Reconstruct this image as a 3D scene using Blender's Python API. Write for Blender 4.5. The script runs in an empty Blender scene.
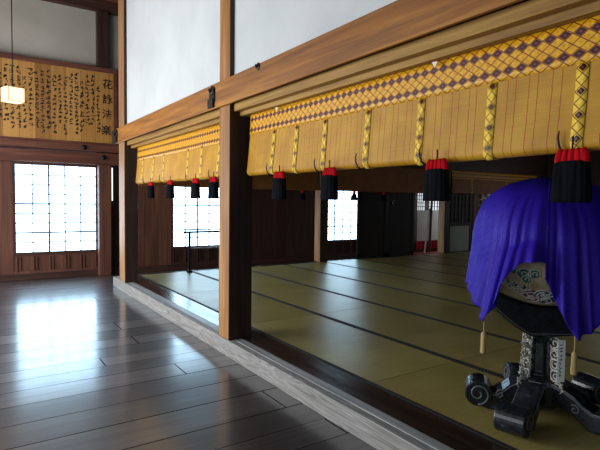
import bpy, bmesh, math, random
from mathutils import Vector, Matrix
C = bpy.context.scene.collection
PI = math.pi
random.seed(7)

# ------------------------------------------------------------------ camera
def make_camera():
    cd = bpy.data.cameras.new('camera'); cam = bpy.data.objects.new('camera', cd); C.objects.link(cam)
    yaw, pitch, roll = .58663, .049706, .012777
    F = Vector((math.sin(yaw)*math.cos(pitch), math.cos(yaw)*math.cos(pitch), -math.sin(pitch)))
    R = Vector((math.cos(yaw), -math.sin(yaw), 0)); U = R.cross(F)
    R2 = R*math.cos(roll)+U*math.sin(roll); U2 = U*math.cos(roll)-R*math.sin(roll)
    m = Matrix((R2, U2, -F)).transposed().to_4x4(); m.translation = Vector((0, 0, 1.4))
    cam.matrix_world = m
    cd.sensor_fit = 'HORIZONTAL'; cd.sensor_width = 36; cd.lens = 497.2/600*36
    cd.clip_start = .05; cd.clip_end = 100
    bpy.context.scene.camera = cam
make_camera()

# ------------------------------------------------------------------ world, lights, exposure
w = bpy.data.worlds.new('world'); bpy.context.scene.world = w; w.use_nodes = True
bg = w.node_tree.nodes['Background']
bg.inputs[0].default_value = (.72, .86, 1, 1); bg.inputs[1].default_value = .09
def area(name, loc, rot, sx, sy, power, col):
    l = bpy.data.lights.new(name, 'AREA'); l.shape = 'RECTANGLE'; l.size = sx; l.size_y = sy
    l.energy = power; l.color = col
    o = bpy.data.objects.new(name, l); C.objects.link(o); o.location = loc; o.rotation_euler = rot
    return o
# daylight through the open veranda side on the left of the hall
area('veranda_daylight', (-2.35, 6.6, 1.8), (0, -math.radians(84), 0), 2.1, 5.0, 335, (.93, .97, 1.0))
area('veranda_daylight_near', (-2.35, 2.2, 1.8), (0, -math.radians(84), 0), 2.1, 3.4, 58, (.88, .95, 1.0))
area('camera_side_fill', (0.4, -2.6, 2.1), (math.radians(80), 0, math.radians(-20)), 3.0, 2.0, 9, (.95, .97, 1.0))  # added soft fill behind the camera, lifts drum, cloth and stand
area('altar_side_fill', (13.9, 5.6, 1.5), (math.radians(0), math.radians(90), math.radians(-12)), 1.8, 2.4, 12, (.95, .97, 1.0))  # area light added in the matted room to brighten the back panels
area('passage_fill', (11.9, 8.95, 1.4), (0, math.radians(90), 0), 1.8, .9, 30, (.92, .96, 1.0))  # unseen area light added to brighten the pale wall behind the opening
SHOJI = 7.0
vs = bpy.context.scene.view_settings
bpy.context.scene.display_settings.display_device = 'sRGB'
vs.view_transform = 'Standard'; vs.look = 'None'; vs.gamma = 1; vs.use_curve_mapping = False
vs.exposure = 0.08

# ------------------------------------------------------------------ node helpers
class V:
    """a float socket with arithmetic"""
    def __init__(s, nt, sock): s.nt, s.s = nt, sock
    def m(s, op, b=None, c=None):
        n = s.nt.nodes.new('ShaderNodeMath'); n.operation = op
        for i, x in enumerate((s, b, c)):
            if x is None: continue
            if isinstance(x, V): s.nt.links.new(x.s, n.inputs[i])
            else: n.inputs[i].default_value = x
        return V(s.nt, n.outputs[0])
    def __add__(s, b): return s.m('ADD', b)
    def __sub__(s, b): return s.m('SUBTRACT', b)
    def __mul__(s, b): return s.m('MULTIPLY', b)
    def __truediv__(s, b): return s.m('DIVIDE', b)
    def fract(s): return s.m('FRACT')
    def floor(s): return s.m('FLOOR')
    def abs(s): return s.m('ABSOLUTE')
    def lt(s, b): return s.m('LESS_THAN', b)
    def gt(s, b): return s.m('GREATER_THAN', b)
    def mn(s, b): return s.m('MINIMUM', b)
    def mx(s, b): return s.m('MAXIMUM', b)
def srgb(r, g, b):
    f = lambda c: c/12.92 if c <= .04045 else ((c+.055)/1.055)**2.4
    return (f(r/255), f(g/255), f(b/255), 1)
def mat(name, col=(.5, .5, .5, 1), rough=.6, metal=0, spec=.5):
    m = bpy.data.materials.new(name); m.use_nodes = True
    b = m.node_tree.nodes['Principled BSDF']
    b.inputs['Base Color'].default_value = col; b.inputs['Roughness'].default_value = rough
    b.inputs['Metallic'].default_value = metal; b.inputs['Specular IOR Level'].default_value = spec
    return m, m.node_tree, b
def coords(nt, kind='Object'):
    t = nt.nodes.new('ShaderNodeTexCoord'); return t.outputs[kind]
def xyz(nt, sock):
    s = nt.nodes.new('ShaderNodeSeparateXYZ'); nt.links.new(sock, s.inputs[0])
    return [V(nt, o) for o in s.outputs]
def comb(nt, x, y, z):
    n = nt.nodes.new('ShaderNodeCombineXYZ')
    for i, v in enumerate((x, y, z)):
        if isinstance(v, V): nt.links.new(v.s, n.inputs[i])
        else: n.inputs[i].default_value = v
    return n.outputs[0]
def noise(nt, vec, scale=5, detail=4, rough=.55, dist=0):
    n = nt.nodes.new('ShaderNodeTexNoise'); nt.links.new(vec, n.inputs['Vector'])
    n.inputs['Scale'].default_value = scale; n.inputs['Detail'].default_value = detail
    n.inputs['Roughness'].default_value = rough; n.inputs['Distortion'].default_value = dist
    return V(nt, n.outputs[0])
def mapping(nt, vec, scale=(1, 1, 1), rot=(0, 0, 0)):
    n = nt.nodes.new('ShaderNodeMapping'); nt.links.new(vec, n.inputs[0])
    n.inputs['Scale'].default_value = scale; n.inputs['Rotation'].default_value = rot
    return n.outputs[0]
def mix(nt, f, a, b):
    n = nt.nodes.new('ShaderNodeMix'); n.data_type = 'RGBA'
    if isinstance(f, V): nt.links.new(f.s, n.inputs[0])
    else: n.inputs[0].default_value = f
    for i, x in ((6, a), (7, b)):
        if isinstance(x, tuple): n.inputs[i].default_value = x
        else: nt.links.new(x, n.inputs[i])
    return n.outputs[2]
def ramp(nt, f, stops):
    n = nt.nodes.new('ShaderNodeValToRGB'); nt.links.new(f.s, n.inputs[0])
    e = n.color_ramp.elements
    e[0].position, e[0].color = stops[0]; e[1].position, e[1].color = stops[-1]
    for p, c in stops[1:-1]:
        x = e.new(p); x.color = c
    return n.outputs[0]
def bump(nt, b, h, strength=.3, dist=.005):
    n = nt.nodes.new('ShaderNodeBump'); n.inputs['Strength'].default_value = strength
    n.inputs['Distance'].default_value = dist; nt.links.new(h.s, n.inputs['Height'])
    nt.links.new(n.outputs[0], b.inputs['Normal'])

def wood(name, dark, mid, light, axis='Z', rough=.55, grain=1.0, bumpy=.25, spec=.4):
    m, nt, b = mat(name, mid, rough, 0, spec)
    o = coords(nt)
    k = 26*grain
    sc = {'X': (1.1, k, k), 'Y': (k, 1.1, k), 'Z': (k, k, 1.1)}[axis]
    v = mapping(nt, o, sc)
    n1 = noise(nt, v, 1, 5, .6, .6)
    sc2 = {'X': (.5, 6, 6), 'Y': (6, .5, 6), 'Z': (6, 6, .5)}[axis]
    n2 = noise(nt, mapping(nt, o, sc2), 1, 3, .5, 1.2)
    f = n1*.6+n2*.4
    nt.links.new(ramp(nt, f, [(.3, dark), (.5, mid), (.7, light)]), b.inputs['Base Color'])
    r = (n2*.25)+(rough-.12)
    nt.links.new(r.s, b.inputs['Roughness'])
    bump(nt, b, n1, bumpy, .004)
    return m
M = {}
M['post'] = wood('tan_post_wood', srgb(96, 56, 26), srgb(156, 106, 56), srgb(198, 150, 92), 'Z')
M['post_far'] = wood('tan_post_wood_far', srgb(100, 64, 40), srgb(160, 114, 76), srgb(190, 148, 102), 'Z')
M['post_side'] = wood('dark_post_side_wood', srgb(34, 22, 18), srgb(52, 34, 27), srgb(70, 48, 38), 'Z')
M['door_dark'] = wood('near_black_door_wood', srgb(16, 12, 11), srgb(26, 19, 17), srgb(38, 28, 24), 'Z')
M['beam'] = wood('brown_beam_wood', srgb(98, 54, 14), srgb(148, 92, 30), srgb(184, 126, 50), 'Y')
M['kamoi'] = wood('olive_lintel_wood', srgb(100, 70, 24), srgb(150, 110, 44), srgb(184, 144, 68), 'Y')
M['dark'] = wood('dark_brown_wood', srgb(36, 22, 18), srgb(58, 36, 28), srgb(80, 52, 40), 'Z')
M['dark_x'] = wood('dark_brown_wood_level', srgb(40, 24, 20), srgb(66, 40, 32), srgb(90, 58, 46), 'X')
M['red_x'] = wood('reddish_brown_wood_level', srgb(64, 34, 26), srgb(100, 58, 44), srgb(128, 80, 60), 'X')
M['red_z'] = wood('reddish_brown_wood', srgb(64, 36, 28), srgb(98, 60, 46), srgb(122, 80, 62), 'Z')
M['plank'] = wood('dark_sill_board', srgb(34, 26, 22), srgb(58, 44, 36), srgb(84, 66, 54), 'Y', rough=.22, spec=.8)
M['sill_grey'] = wood('weathered_grey_wood', srgb(96, 98, 100), srgb(150, 152, 152), srgb(196, 196, 192), 'Y', rough=.42, grain=1.6, bumpy=.5)
M['groove'] = mat('dark_groove', srgb(24, 20, 18), .7)[0]
M['iron'] = mat('black_iron', srgb(38, 36, 38), .45, .7)[0]
M['ink'] = mat('black_ink', srgb(26, 20, 18), .6)[0]

def sill_face():
    m, nt, b = mat('weathered_grain_face', rough=.6)
    o = coords(nt)
    v = mapping(nt, o, (6, .55, 9))
    n = noise(nt, v, 1.3, 2, .5, 1.0)
    rings = ((n*16).fract()-.5).abs()*2
    fine = noise(nt, mapping(nt, o, (40, 3, 60)), 1, 4, .6)
    f = rings*.35+fine*.65
    nt.links.new(ramp(nt, f, [(.25, srgb(112, 108, 104)), (.5, srgb(142, 139, 136)), (.75, srgb(172, 170, 168))]), b.inputs['Base Color'])
    bump(nt, b, f, .5, .003)
    return m
M['sill_face'] = sill_face()

def floor_mat():
    m, nt, b = mat('polished_dark_floorboards', rough=.2, spec=.9)
    o = coords(nt); X, Y, Z = xyz(nt, o)
    wy = .285
    Y2 = Y+(Y*2.9).m('SINE')*.055+(Y*7.1+1.3).m('SINE')*.012
    row = (Y2/wy).floor()
    fy = (Y2/wy).fract()
    # one random tone and offset per board
    wn = nt.nodes.new('ShaderNodeTexWhiteNoise'); wn.noise_dimensions = '1D'; nt.links.new(row.s, wn.inputs['W'])
    rnd = V(nt, wn.outputs[0])
    xo = X+rnd*3.1
    fx = (xo/3.9).fract()
    wear = noise(nt, comb(nt, X*.9, Y*3, 4), 1, 3, .6)
    seam = (((fy-.5).abs()).gt(wear*.03+.472)).mx(((fx-.5).abs()).gt(.4988))
    gv = comb(nt, X*1.0+rnd*9, Y*22, row)
    g = noise(nt, gv, 1, 6, .62, .5)
    g2 = noise(nt, comb(nt, X*.5+rnd*5, Y*4, row), 1, 3, .5, .8)
    base = ramp(nt, g*.45+g2*.2+rnd*.35, [(.3, srgb(22, 20, 22)), (.5, srgb(47, 43, 44)), (.72, srgb(88, 82, 80))])
    col = mix(nt, seam, base, srgb(10, 8, 8))
    nt.links.new(col, b.inputs['Base Color'])
    big = noise(nt, comb(nt, X*.8, Y*1.6, 0), 1, 3, .5)
    scuff = noise(nt, comb(nt, X*3, Y*26, row), 1, 4, .65)
    r = (big*.2+scuff*.2)+(.22)
    r = r+seam*.4
    nt.links.new(r.s, b.inputs['Roughness'])
    # cupped boards
    cup = (fy-.5)*(fy-.5)*4
    h = g*.10+cup*.25+g2*.5-seam*1.2
    bump(nt, b, h, .5, .0045)
    nt.links.new((seam*-1+1).s, b.inputs['Coat Weight']); nt.links.new((scuff*.26+rnd*.05+.02).s, b.inputs['Coat Roughness']); b.inputs['Coat IOR'].default_value = 1.65
    nt.links.new((seam*-.9+.9).s, b.inputs['Specular IOR Level'])
    return m
M['floor'] = floor_mat()

def plaster(name, c1, c2):
    m, nt, b = mat(name, c1, .9, 0, .1)
    o = coords(nt); n = noise(nt, o, 1.3, 4, .6)
    nt.links.new(ramp(nt, n, [(.3, c1), (.7, c2)]), b.inputs['Base Color'])
    bump(nt, b, noise(nt, o, 120, 3), .08, .002)
    return m
M['plaster'] = plaster('white_plaster', srgb(194, 197, 198), srgb(208, 211, 212))
M['plaster_grey'] = plaster('old_grey_plaster', srgb(176, 168, 156), srgb(192, 184, 174))

def tatami_mat_material():
    m, nt, b = mat('woven_rush', rough=.36, spec=.5)
    o = coords(nt); X, Y, Z = xyz(nt, o)
    info = nt.nodes.new('ShaderNodeObjectInfo'); rnd = V(nt, info.outputs['Random'])
    rib = ((Y*95).fract()-.5).abs()*2
    n1 = noise(nt, comb(nt, X*3, Y*60, rnd*7), 1, 4, .6)
    n2 = noise(nt, comb(nt, X*1.6, Y*1.6, rnd*7), 1, 3, .5)
    f = n1*.35+n2*.45+rnd*.12+rib*.08
    nt.links.new(ramp(nt, f, [(.3, srgb(122, 108, 54)), (.5, srgb(150, 134, 72)), (.72, srgb(176, 160, 98))]), b.inputs['Base Color'])
    bump(nt, b, rib+n1*.5, .25, .0012)
    return m
M['tatami'] = tatami_mat_material()
M['border'] = mat('dark_cloth_border', srgb(34, 28, 30), .8)[0]

def brocade_nodes(nt, u, v, pu, pv, every):
    """diamond lattice: gold cells, every second row purple medallions, brown lines"""
    s = u/pu; t = v/pv-(1.0 if every == 'band' else .5)
    a = s+t; c = s-t
    la = ((a.fract())-.5).abs(); lc = ((c.fract())-.5).abs()
    line = la.mx(lc).gt(.44)
    inner = la.mx(lc).lt(.42 if every == 'band' else .36)
    core = la.mx(lc).lt(.12)
    hole = (la.mx(lc)).lt(.2)
    i = a.floor(); j = c.floor()
    tt = i-j                                   # twice the row number
    if every == 'band':
        sel = (((tt+200)/4).fract()).lt(.1)
    else:
        sel = ((((tt+201)/4).fract())).lt(.1)
    return line, inner, core, hole, sel
def brocade(name, pu, pv, kind):
    m, nt, b = mat(name, rough=.45, spec=.4)
    uv = coords(nt, 'UV'); u, v, _ = xyz(nt, uv)
    line, inner, core, hole, sel = brocade_nodes(nt, u, v, pu, pv, kind)
    n = noise(nt, comb(nt, u*60, v*60, 0), 1, 3, .6)
    gold = ramp(nt, n, [(.3, srgb(196, 132, 10)), (.55, srgb(230, 170, 24)), (.8, srgb(250, 212, 80))] if kind == 'band' else [(.3, srgb(222, 178, 40)), (.55, srgb(244, 208, 70)), (.8, srgb(255, 236, 140))])
    col = mix(nt, inner*sel, gold, srgb(66, 8, 22))
    col = mix(nt, sel*core*.18, col, srgb(236, 150, 150))
    col = mix(nt, line, col, srgb(126, 52, 12))
    nt.links.new(col, b.inputs['Base Color'])
    bump(nt, b, line+n*.5, .3, .001)
    return m
M['brocade'] = brocade('gold_diamond_brocade', .0625, .0445, 'band')
M['strip'] = brocade('gold_diamond_ribbon', .0475, .0475, 'strip')
def sudare(name, c1, c2, c3, thread):
    m, nt, b = mat(name, rough=.5, spec=.35)
    uv = coords(nt, 'UV'); u, v, _ = xyz(nt, uv)
    rod = (v/.0042).fract()
    rr = ((rod-.5).abs())*2
    n = noise(nt, comb(nt, u*2.5, v*240, 0), 1, 4, .6)
    n2 = noise(nt, comb(nt, u*5, v*5, 3), 1, 3, .5, .5)
    f = n*.35+n2*.45+.1
    col = ramp(nt, f, [(.3, c1), (.5, c2), (.72, c3)])
    wob = noise(nt, comb(nt, 0, v*18, 0), 1, 2)
    uu = (u+wob*.012)/.052
    # threads lie in uneven pairs
    k = uu.floor(); odd = ((k/2).fract()).gt(.25)
    fu = uu.fract()
    th = ((fu-(odd*.22+.39)).abs()).lt(.035)
    col = mix(nt, th, col, thread)
    nt.links.new(col, b.inputs['Base Color'])
    bump(nt, b, rr*-1+th*1.0, .35, .0012)
    return m
M['sudare'] = sudare('golden_bamboo_slats', srgb(150, 104, 12), srgb(184, 134, 24), srgb(208, 160, 42), srgb(168, 58, 8))
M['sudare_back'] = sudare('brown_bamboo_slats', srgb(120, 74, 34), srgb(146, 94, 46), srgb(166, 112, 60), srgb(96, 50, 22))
M['cord_red'] = mat('red_cord', srgb(206, 20, 34), .6)[0]
def thread_mat(name, c1, c2):
    m, nt, b = mat(name, c1, .9, 0, .08)
    o = coords(nt); n = noise(nt, mapping(nt, o, (90, 90, 4)), 1, 3)
    nt.links.new(ramp(nt, n, [(.35, c1), (.7, c2)]), b.inputs['Base Color'])
    bump(nt, b, n, .6, .003)
    return m
M['tassel_red'] = thread_mat('red_silk', srgb(150, 8, 18), srgb(204, 24, 34))
M['tassel_black'] = thread_mat('black_silk', srgb(5, 6, 10), srgb(20, 21, 28))
M['tassel_cream'] = thread_mat('cream_silk', srgb(150, 128, 88), srgb(196, 172, 124))
def emis(name, col, s):
    m, nt, b = mat(name, col, .8)
    b.inputs['Emission Color'].default_value = col; b.inputs['Emission Strength'].default_value = s
    return m
M['shoji'] = emis('daylit_paper', (.52, .78, 1.0, 1), SHOJI)
M['slit'] = emis('daylit_gap', (.75, .86, 1.0, 1), 2.0)
M['kumiko'] = mat('thin_lattice_wood', srgb(120, 122, 130), .6)[0]
M['kumiko_dark'] = mat('lattice_rail_wood', srgb(60, 58, 66), .6)[0]

# ------------------------------------------------------------------ mesh helpers
class MB:
    def __init__(s): s.v = []; s.f = []; s.uv = {}
    def box(s, x0, x1, y0, y1, z0, z1):
        b = len(s.v)
        s.v += [(x, y, z) for x in (x0, x1) for y in (y0, y1) for z in (z0, z1)]
        s.f += [tuple(b+i for i in q) for q in ((0, 1, 3, 2), (4, 6, 7, 5), (0, 4, 5, 1), (2, 3, 7, 6), (0, 2, 6, 4), (1, 5, 7, 3))]
        return s
    def prism(s, pts, a, b_, place):
        """closed outline pts (p,q) extruded from a to b_; place(p,q,t) -> xyz"""
        n = len(pts); b = len(s.v)
        s.v += [place(p, q, a) for p, q in pts]+[place(p, q, b_) for p, q in pts]
        s.f.append(tuple(b+i for i in reversed(range(n)))); s.f.append(tuple(b+n+i for i in range(n)))
        for i in range(n):
            j = (i+1) % n; s.f.append((b+i, b+j, b+n+j, b+n+i))
        return s
    def tube(s, pts, r, seg=8, cap=True, flat=None):
        pts = [Vector(p) for p in pts]; b = len(s.v); n = len(pts)
        up = None
        for i, p in enumerate(pts):
            t = (pts[min(i+1, n-1)]-pts[max(i-1, 0)]).normalized()
            if up is None:
                up = Vector((0, 0, 1)) if abs(t.z) < .9 else Vector((1, 0, 0))
            a = t.cross(up).normalized(); c = a.cross(t).normalized(); up = c
            rr = r[i] if isinstance(r, (list, tuple)) else r
            for k in range(seg):
                g = 2*PI*k/seg
                s.v.append(tuple(p+a*math.cos(g)*rr+c*math.sin(g)*rr*(flat or 1)))
        for i in range(n-1):
            for k in range(seg):
                k2 = (k+1) % seg
                s.f.append((b+i*seg+k, b+i*seg+k2, b+(i+1)*seg+k2, b+(i+1)*seg+k))
        if cap:
            s.f.append(tuple(b+k for k in reversed(range(seg)))); s.f.append(tuple(b+(n-1)*seg+k for k in range(seg)))
        return s
    def lathe(s, prof, seg=24, cx=0, cy=0, ribs=0, rib=0, sx=1, sy=1):
        b = len(s.v); n = len(prof)
        for r, z in prof:
            for k in range(seg):
                g = 2*PI*k/seg; q = r*(1+rib*math.cos(ribs*g))
                s.v.append((cx+q*sx*math.cos(g), cy+q*sy*math.sin(g), z))
        for i in range(n-1):
            for k in range(seg):
                k2 = (k+1) % seg
                s.f.append((b+i*seg+k, b+i*seg+k2, b+(i+1)*seg+k2, b+(i+1)*seg+k))
        s.f.append(tuple(b+k for k in reversed(range(seg)))); s.f.append(tuple(b+(n-1)*seg+k for k in range(seg)))
        return s
    def grid(s, nu, nv, fn):
        """fn(i,j)->(xyz, (u,v))"""
        b = len(s.v)
        for i in range(nu):
            for j in range(nv):
                p, q = fn(i, j); s.uv[len(s.v)] = q; s.v.append(p)
        for i in range(nu-1):
            for j in range(nv-1):
                s.f.append((b+i*nv+j, b+(i+1)*nv+j, b+(i+1)*nv+j+1, b+i*nv+j+1))
        return s
    def build(s, name, material, parent=None, smooth=False, bevel=0, fix=True):
        me = bpy.data.meshes.new(name); me.from_pydata(s.v, [], s.f)
        if s.uv:
            l = me.uv_layers.new(name='UVMap')
            for lp in me.loops: l.data[lp.index].uv = s.uv.get(lp.vertex_index, (0, 0))
        if fix:
            bm = bmesh.new(); bm.from_mesh(me); bmesh.ops.recalc_face_normals(bm, faces=bm.faces); bm.to_mesh(me); bm.free()
        me.materials.append(material)
        if smooth:
            for p in me.polygons: p.use_smooth = True
        o = bpy.data.objects.new(name, me); C.objects.link(o)
        if parent: o.parent = parent
        if bevel:
            md = o.modifiers.new('bevel', 'BEVEL'); md.width = bevel; md.segments = 2; md.limit_method = 'ANGLE'
        return o
def solid(o, t, off=0):
    md = o.modifiers.new('solid', 'SOLIDIFY'); md.thickness = t; md.offset = off; return o
def thing(name, label, cat, loc=(0, 0, 0), group=None, rz=0):
    o = bpy.data.objects.new(name, None); C.objects.link(o); o.location = loc; o.rotation_euler = (0, 0, rz)
    o.empty_display_size = .1
    return tag(o, label, cat, group)
def tag(o, label, cat, group=None):
    o['label'] = label; o['category'] = cat
    if group: o['group'] = group
    return o
def struct(o, label=None):
    o['kind'] = 'structure'
    if label: o['label'] = label
    return o
def dup(root, loc, label=None, group=None, rz=None):
    r = root.copy(); C.objects.link(r); r.location = loc
    if rz is not None: r.rotation_euler = (0, 0, rz)
    if label: r['label'] = label
    if group: r['group'] = group
    for ch in list(root.children):
        c = ch.copy(); C.objects.link(c); c.parent = r
        for g in ch.children:
            d = g.copy(); C.objects.link(d); d.parent = c
    return r

TZ = .146          # top of the raised matted floor
YW = 9.55          # far wall
XF = 1.89          # hall face of the sill
PY = [(.02, .27), (3.97, 4.185), (7.50, 7.81)]      # posts of the partition row
YB = 8.17          # near face of the back post row

# ------------------------------------------------------------------ the setting
struct(MB().box(-2.6, XF+.01, -3, YW, -.05, 0).build('floor', M['floor']), 'glossy dark floorboards of the hall with window glare')
struct(MB().box(XF+.01, 16, YB+.02, YW+.0, -.05, .0).build('floor', M['floor']), 'dark boards of the passage behind the mats')
struct(MB().box(XF+.01, 16, -3, YB+.02, -.05, TZ-.052).build('floor', M['groove']), 'raised underfloor below the mats')
# sill: weathered grain face, grey tread, dark board
sl = MB().box(XF, 1.945, -3, YB+.05, 0, TZ).build('trim_1', M['sill_face'], bevel=.004); struct(sl, 'weathered grey step face with open grain')
struct(MB().box(1.955, 2.03, -3, YB+.05, TZ-.05, TZ+.001).build('trim_2', M['sill_grey'], bevel=.003), 'pale grey sliding door tread')
struct(MB().box(1.945, 1.955, -3, YB+.05, TZ-.05, TZ-.012).build('trim_3', M['groove']))
struct(MB().box(2.03, 2.268, -3, YB+.05, TZ-.05, TZ+.0).build('trim_4', M['plank'], bevel=.003), 'dark board between the grey tread and the mats')
struct(MB().box(2.27, 14.1, YB+.005, YB+.085, 0.0, TZ).build('trim_5', M['plank'], bevel=.003), 'dark threshold board behind the mats')
# far wall
mb = MB().box(-2.6, 2.6, YW, YW+.12, 2.3, 5.2); struct(mb.build('wall_back', M['plaster_grey']), 'grey plaster above the calligraphy board')
struct(MB().box(-2.75, -2.6, -3, YW+.1, 0, 5.2).build('wall_left', M['plaster_grey']))
struct(MB().box(-2.75, 2.4, -3, YW+.1, 5.2, 5.3).build('ceiling', M['dark_x']), 'dark ceiling boards of the hall')
struct(MB().box(2.65, 16, YB+.17, YW+.1, 3.0, 3.1).build('ceiling', M['dark_x']))
struct(MB().box(2.1, 16, -3, YB+.17, 3.0, 3.1).build('ceiling', M['dark_x']), 'dark ceiling of the matted room')
struct(MB().box(14.1, 14.25, -3, YW+.1, 0, 3.0).build('wall_right', M['dark']))
# partition plaster above the long beam
for a, b in ((-3, .02), (.27, 3.97), (4.185, 7.50)):
    struct(MB().box(1.934, 2.06, a, b, 2.3, 5.2).build('wall_partition', M['plaster']), 'bright white plaster panel above the long beam')
# dark lintel over back row, closing wall over it
struct(MB().box(2.06, 14.1, YB+.02, YB+.16, 2.19, 3.0).build('wall_back', M['dark_x']), 'dark boarded wall above the back row of blinds')
struct(MB().box(2.4, 14.1, YW, YW+.12, 1.95, 3.0).build('wall_back', M['dark']))

def plank_wall(x0, x1, z0, z1, y=YW, mt='dark', w=.22, label=None, name='wall_back'):
    """vertical planks with battens, one mesh"""
    n = max(1, round((x1-x0)/w)); m_ = MB()
    for i in range(n):
        a = x0+(x1-x0)*i/n; b = x0+(x1-x0)*(i+1)/n
        m_.box(a+.002, b-.002, y-.018+random.uniform(0, .006), y+.05, z0, z1)
    m_.box(x0, x1, y+.02, y+.08, z0, z1)
    return struct(m_.build(name, M[mt]), label)

def shoji(n, x0, x1, z0, z1, y=YW, cols=5, rows=9, label=None, dark_h=(2, 5), dark_v=(2,), strong=True):
    t = bpy.data.objects.new('window_%d' % n, None); C.objects.link(t); t.location = (x0, y, z0)
    struct(t, label)
    W = x1-x0; H = z1-z0
    MB().box(0, W, .03, .036, 0, H).build('paper_pane', M['shoji'], t)
    fr = MB()
    fr.box(-.045, 0, -.02, .045, -.05, H+.05).box(W, W+.03, -.02, .045, -.05, H+.05)
    fr.box(0, W, -.02, .045, -.05, 0).box(0, W, -.02, .045, H, H+.05)
    fr.build('frame', M['dark_x'], t)
    la = MB(); ld = MB()
    for i in range(1, cols):
        x = W*i/cols; (ld if i in dark_v else la).box(x-(.014 if i in dark_v else .010), x+(.014 if i in dark_v else .010), .012, .03, 0, H)
    for i in range(1, rows):
        z = H*i/rows; (ld if i in dark_h else la).box(0, W, .014, .03, z-(.014 if i in dark_h else .010), z+(.014 if i in dark_h else .010))
    la.build('lattice', M['kumiko'], t); ld.build('lattice_rail', M['kumiko_dark'], t)
    return t
def slat_panel(x0, x1, z0, z1, y=YW, label=None):
    m_ = MB().box(x0, x1, y-.005, y+.06, z0, z1)
    x = x0+.04; k = 0
    while x < x1-.03:
        m_.box(x, x+.016, y-.028, y-.004, z0+.03, z1-.02)
        k += 1; x += (.05 if k % 2 else .2)
    m_.box(x0, x1, y-.034, y, z0, z0+.04)
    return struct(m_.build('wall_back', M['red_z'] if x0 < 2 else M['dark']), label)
# far wall of the hall, left to right
WIN = [(.64, 1.90), (3.34, 4.62), (6.86, 8.12)]
shoji(1, .64, 1.90, .46, 1.94, label='large bright paper window at the end of the hall')
shoji(2, 3.34, 4.62, .45, 1.93, label='bright paper window behind the low rail, left of the thick middle post')
shoji(3, 6.86, 8.12, .45, 1.93, label='bright paper window seen beyond the mats at mid picture', dark_h=(2, 5, 8))
for i, (a, b) in enumerate(WIN): slat_panel(a-.045, b+.035, .1, .41, label='low slatted wainscot under bright window')
plank_wall(-2.6, .595, .08, 1.99, mt='red_z', label='brown plank wall left of the end window')
plank_wall(1.93, 2.6, .08, 2.3, y=YW+.02, mt='dark')
plank_wall(2.6, 3.295, .08, 1.98, mt='red_z', w=.17, label='reddish brown plank panel left of the passage window')
plank_wall(4.65, 6.815, .08, 1.98, label='dark plank wall between the two passage windows')
plank_wall(8.15, 10.12, .08, 1.98)
struct(MB().box(-2.6, 12.0, YW-.05, YW+.0, 0, .1).build('baseboard_back', M['dark_x']), 'dark ground beam under the far wall')
struct(MB().box(2.4, 12.0, YW-.04, YW+.02, 1.98, 2.1).build('trim_7', M['dark_x']))
# beams under calligraphy board
struct(MB().box(-2.6, 2.45, YW-.11, YW+.02, 1.99, 2.2).build('trim_8', M['red_x'], bevel=.01), 'reddish beam above the end window')
struct(MB().box(-2.6, 2.45, YW-.16, YW+.02, 2.215, 2.345).build('trim_9', M['red_x'], bevel=.01), 'reddish ledge beam under the calligraphy board')
struct(MB().box(-2.6, 2.6, YW-.1, YW+.0, 4.70, 4.9).build('trim_10', M['dark_x'], bevel=.01), 'dark ceiling beam over the grey plaster')
struct(MB().box(-2.6, 2.6, YW-.16, YW+.0, 4.9, 5.2).build('trim_11', M['red_x']))

# ------------------------------------------------------------------ posts and beams
def post(x0, x1, y0, y1, z0, z1, m_, label, name='wooden_post', bevel=.012, group=None):
    t = MB().box(-(x1-x0)/2, (x1-x0)/2, -(y1-y0)/2, (y1-y0)/2, 0, z1-z0).build(name, M[m_], bevel=bevel)
    t.location = ((x0+x1)/2, (y0+y1)/2, z0)
    if m_.startswith('post'):        # only the face towards the veranda is tan, the others are dark timber
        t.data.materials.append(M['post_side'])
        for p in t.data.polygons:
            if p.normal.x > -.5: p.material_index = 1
    return tag(t, label, 'post', group)
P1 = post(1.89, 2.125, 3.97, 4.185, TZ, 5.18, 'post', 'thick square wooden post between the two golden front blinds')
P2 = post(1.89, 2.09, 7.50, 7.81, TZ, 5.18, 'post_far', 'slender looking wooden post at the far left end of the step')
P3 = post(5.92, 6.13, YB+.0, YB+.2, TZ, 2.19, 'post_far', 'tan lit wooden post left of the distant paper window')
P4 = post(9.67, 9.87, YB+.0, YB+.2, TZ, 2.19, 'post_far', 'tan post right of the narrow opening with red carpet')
P5 = post(1.92, 2.13, 9.36, 9.5, 0, 1.985, 'red_z', 'brown post touching the right side of the end window')
P6 = post(1.92, 2.12, 9.42, 9.545, 3.712, 4.70, 'dark', 'short dark post above the calligraphy board')
for o in (P3, P4): o.location.z = TZ
def nail_cover(parent, x, y, z, s=.05, facing='-X'):
    m_ = MB()
    prof = [(s, 0), (s*.95, s*.25), (s*.5, s*.45), (s*.45, s*.9), (s*.2, s*1.05)]
    m_.lathe(prof, 6)
    o = m_.build('nail_cover', M['iron'], parent)
    o.location = (x, y, z)
    o.rotation_euler = (0, -PI/2, 0) if facing == '-X' else (PI/2, 0, 0)
    o['label'] = 'dark iron nail cover'
    return o
nag = thing('lintel_beam', 'long brown horizontal beam running under the white plaster', 'beam', (1.96, 3.8, 2.22))
MB().box(-.1, -.072, -6.8, 4.06, 0, .222).build('beam_board', M['beam'], nag, bevel=.006)
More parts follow.
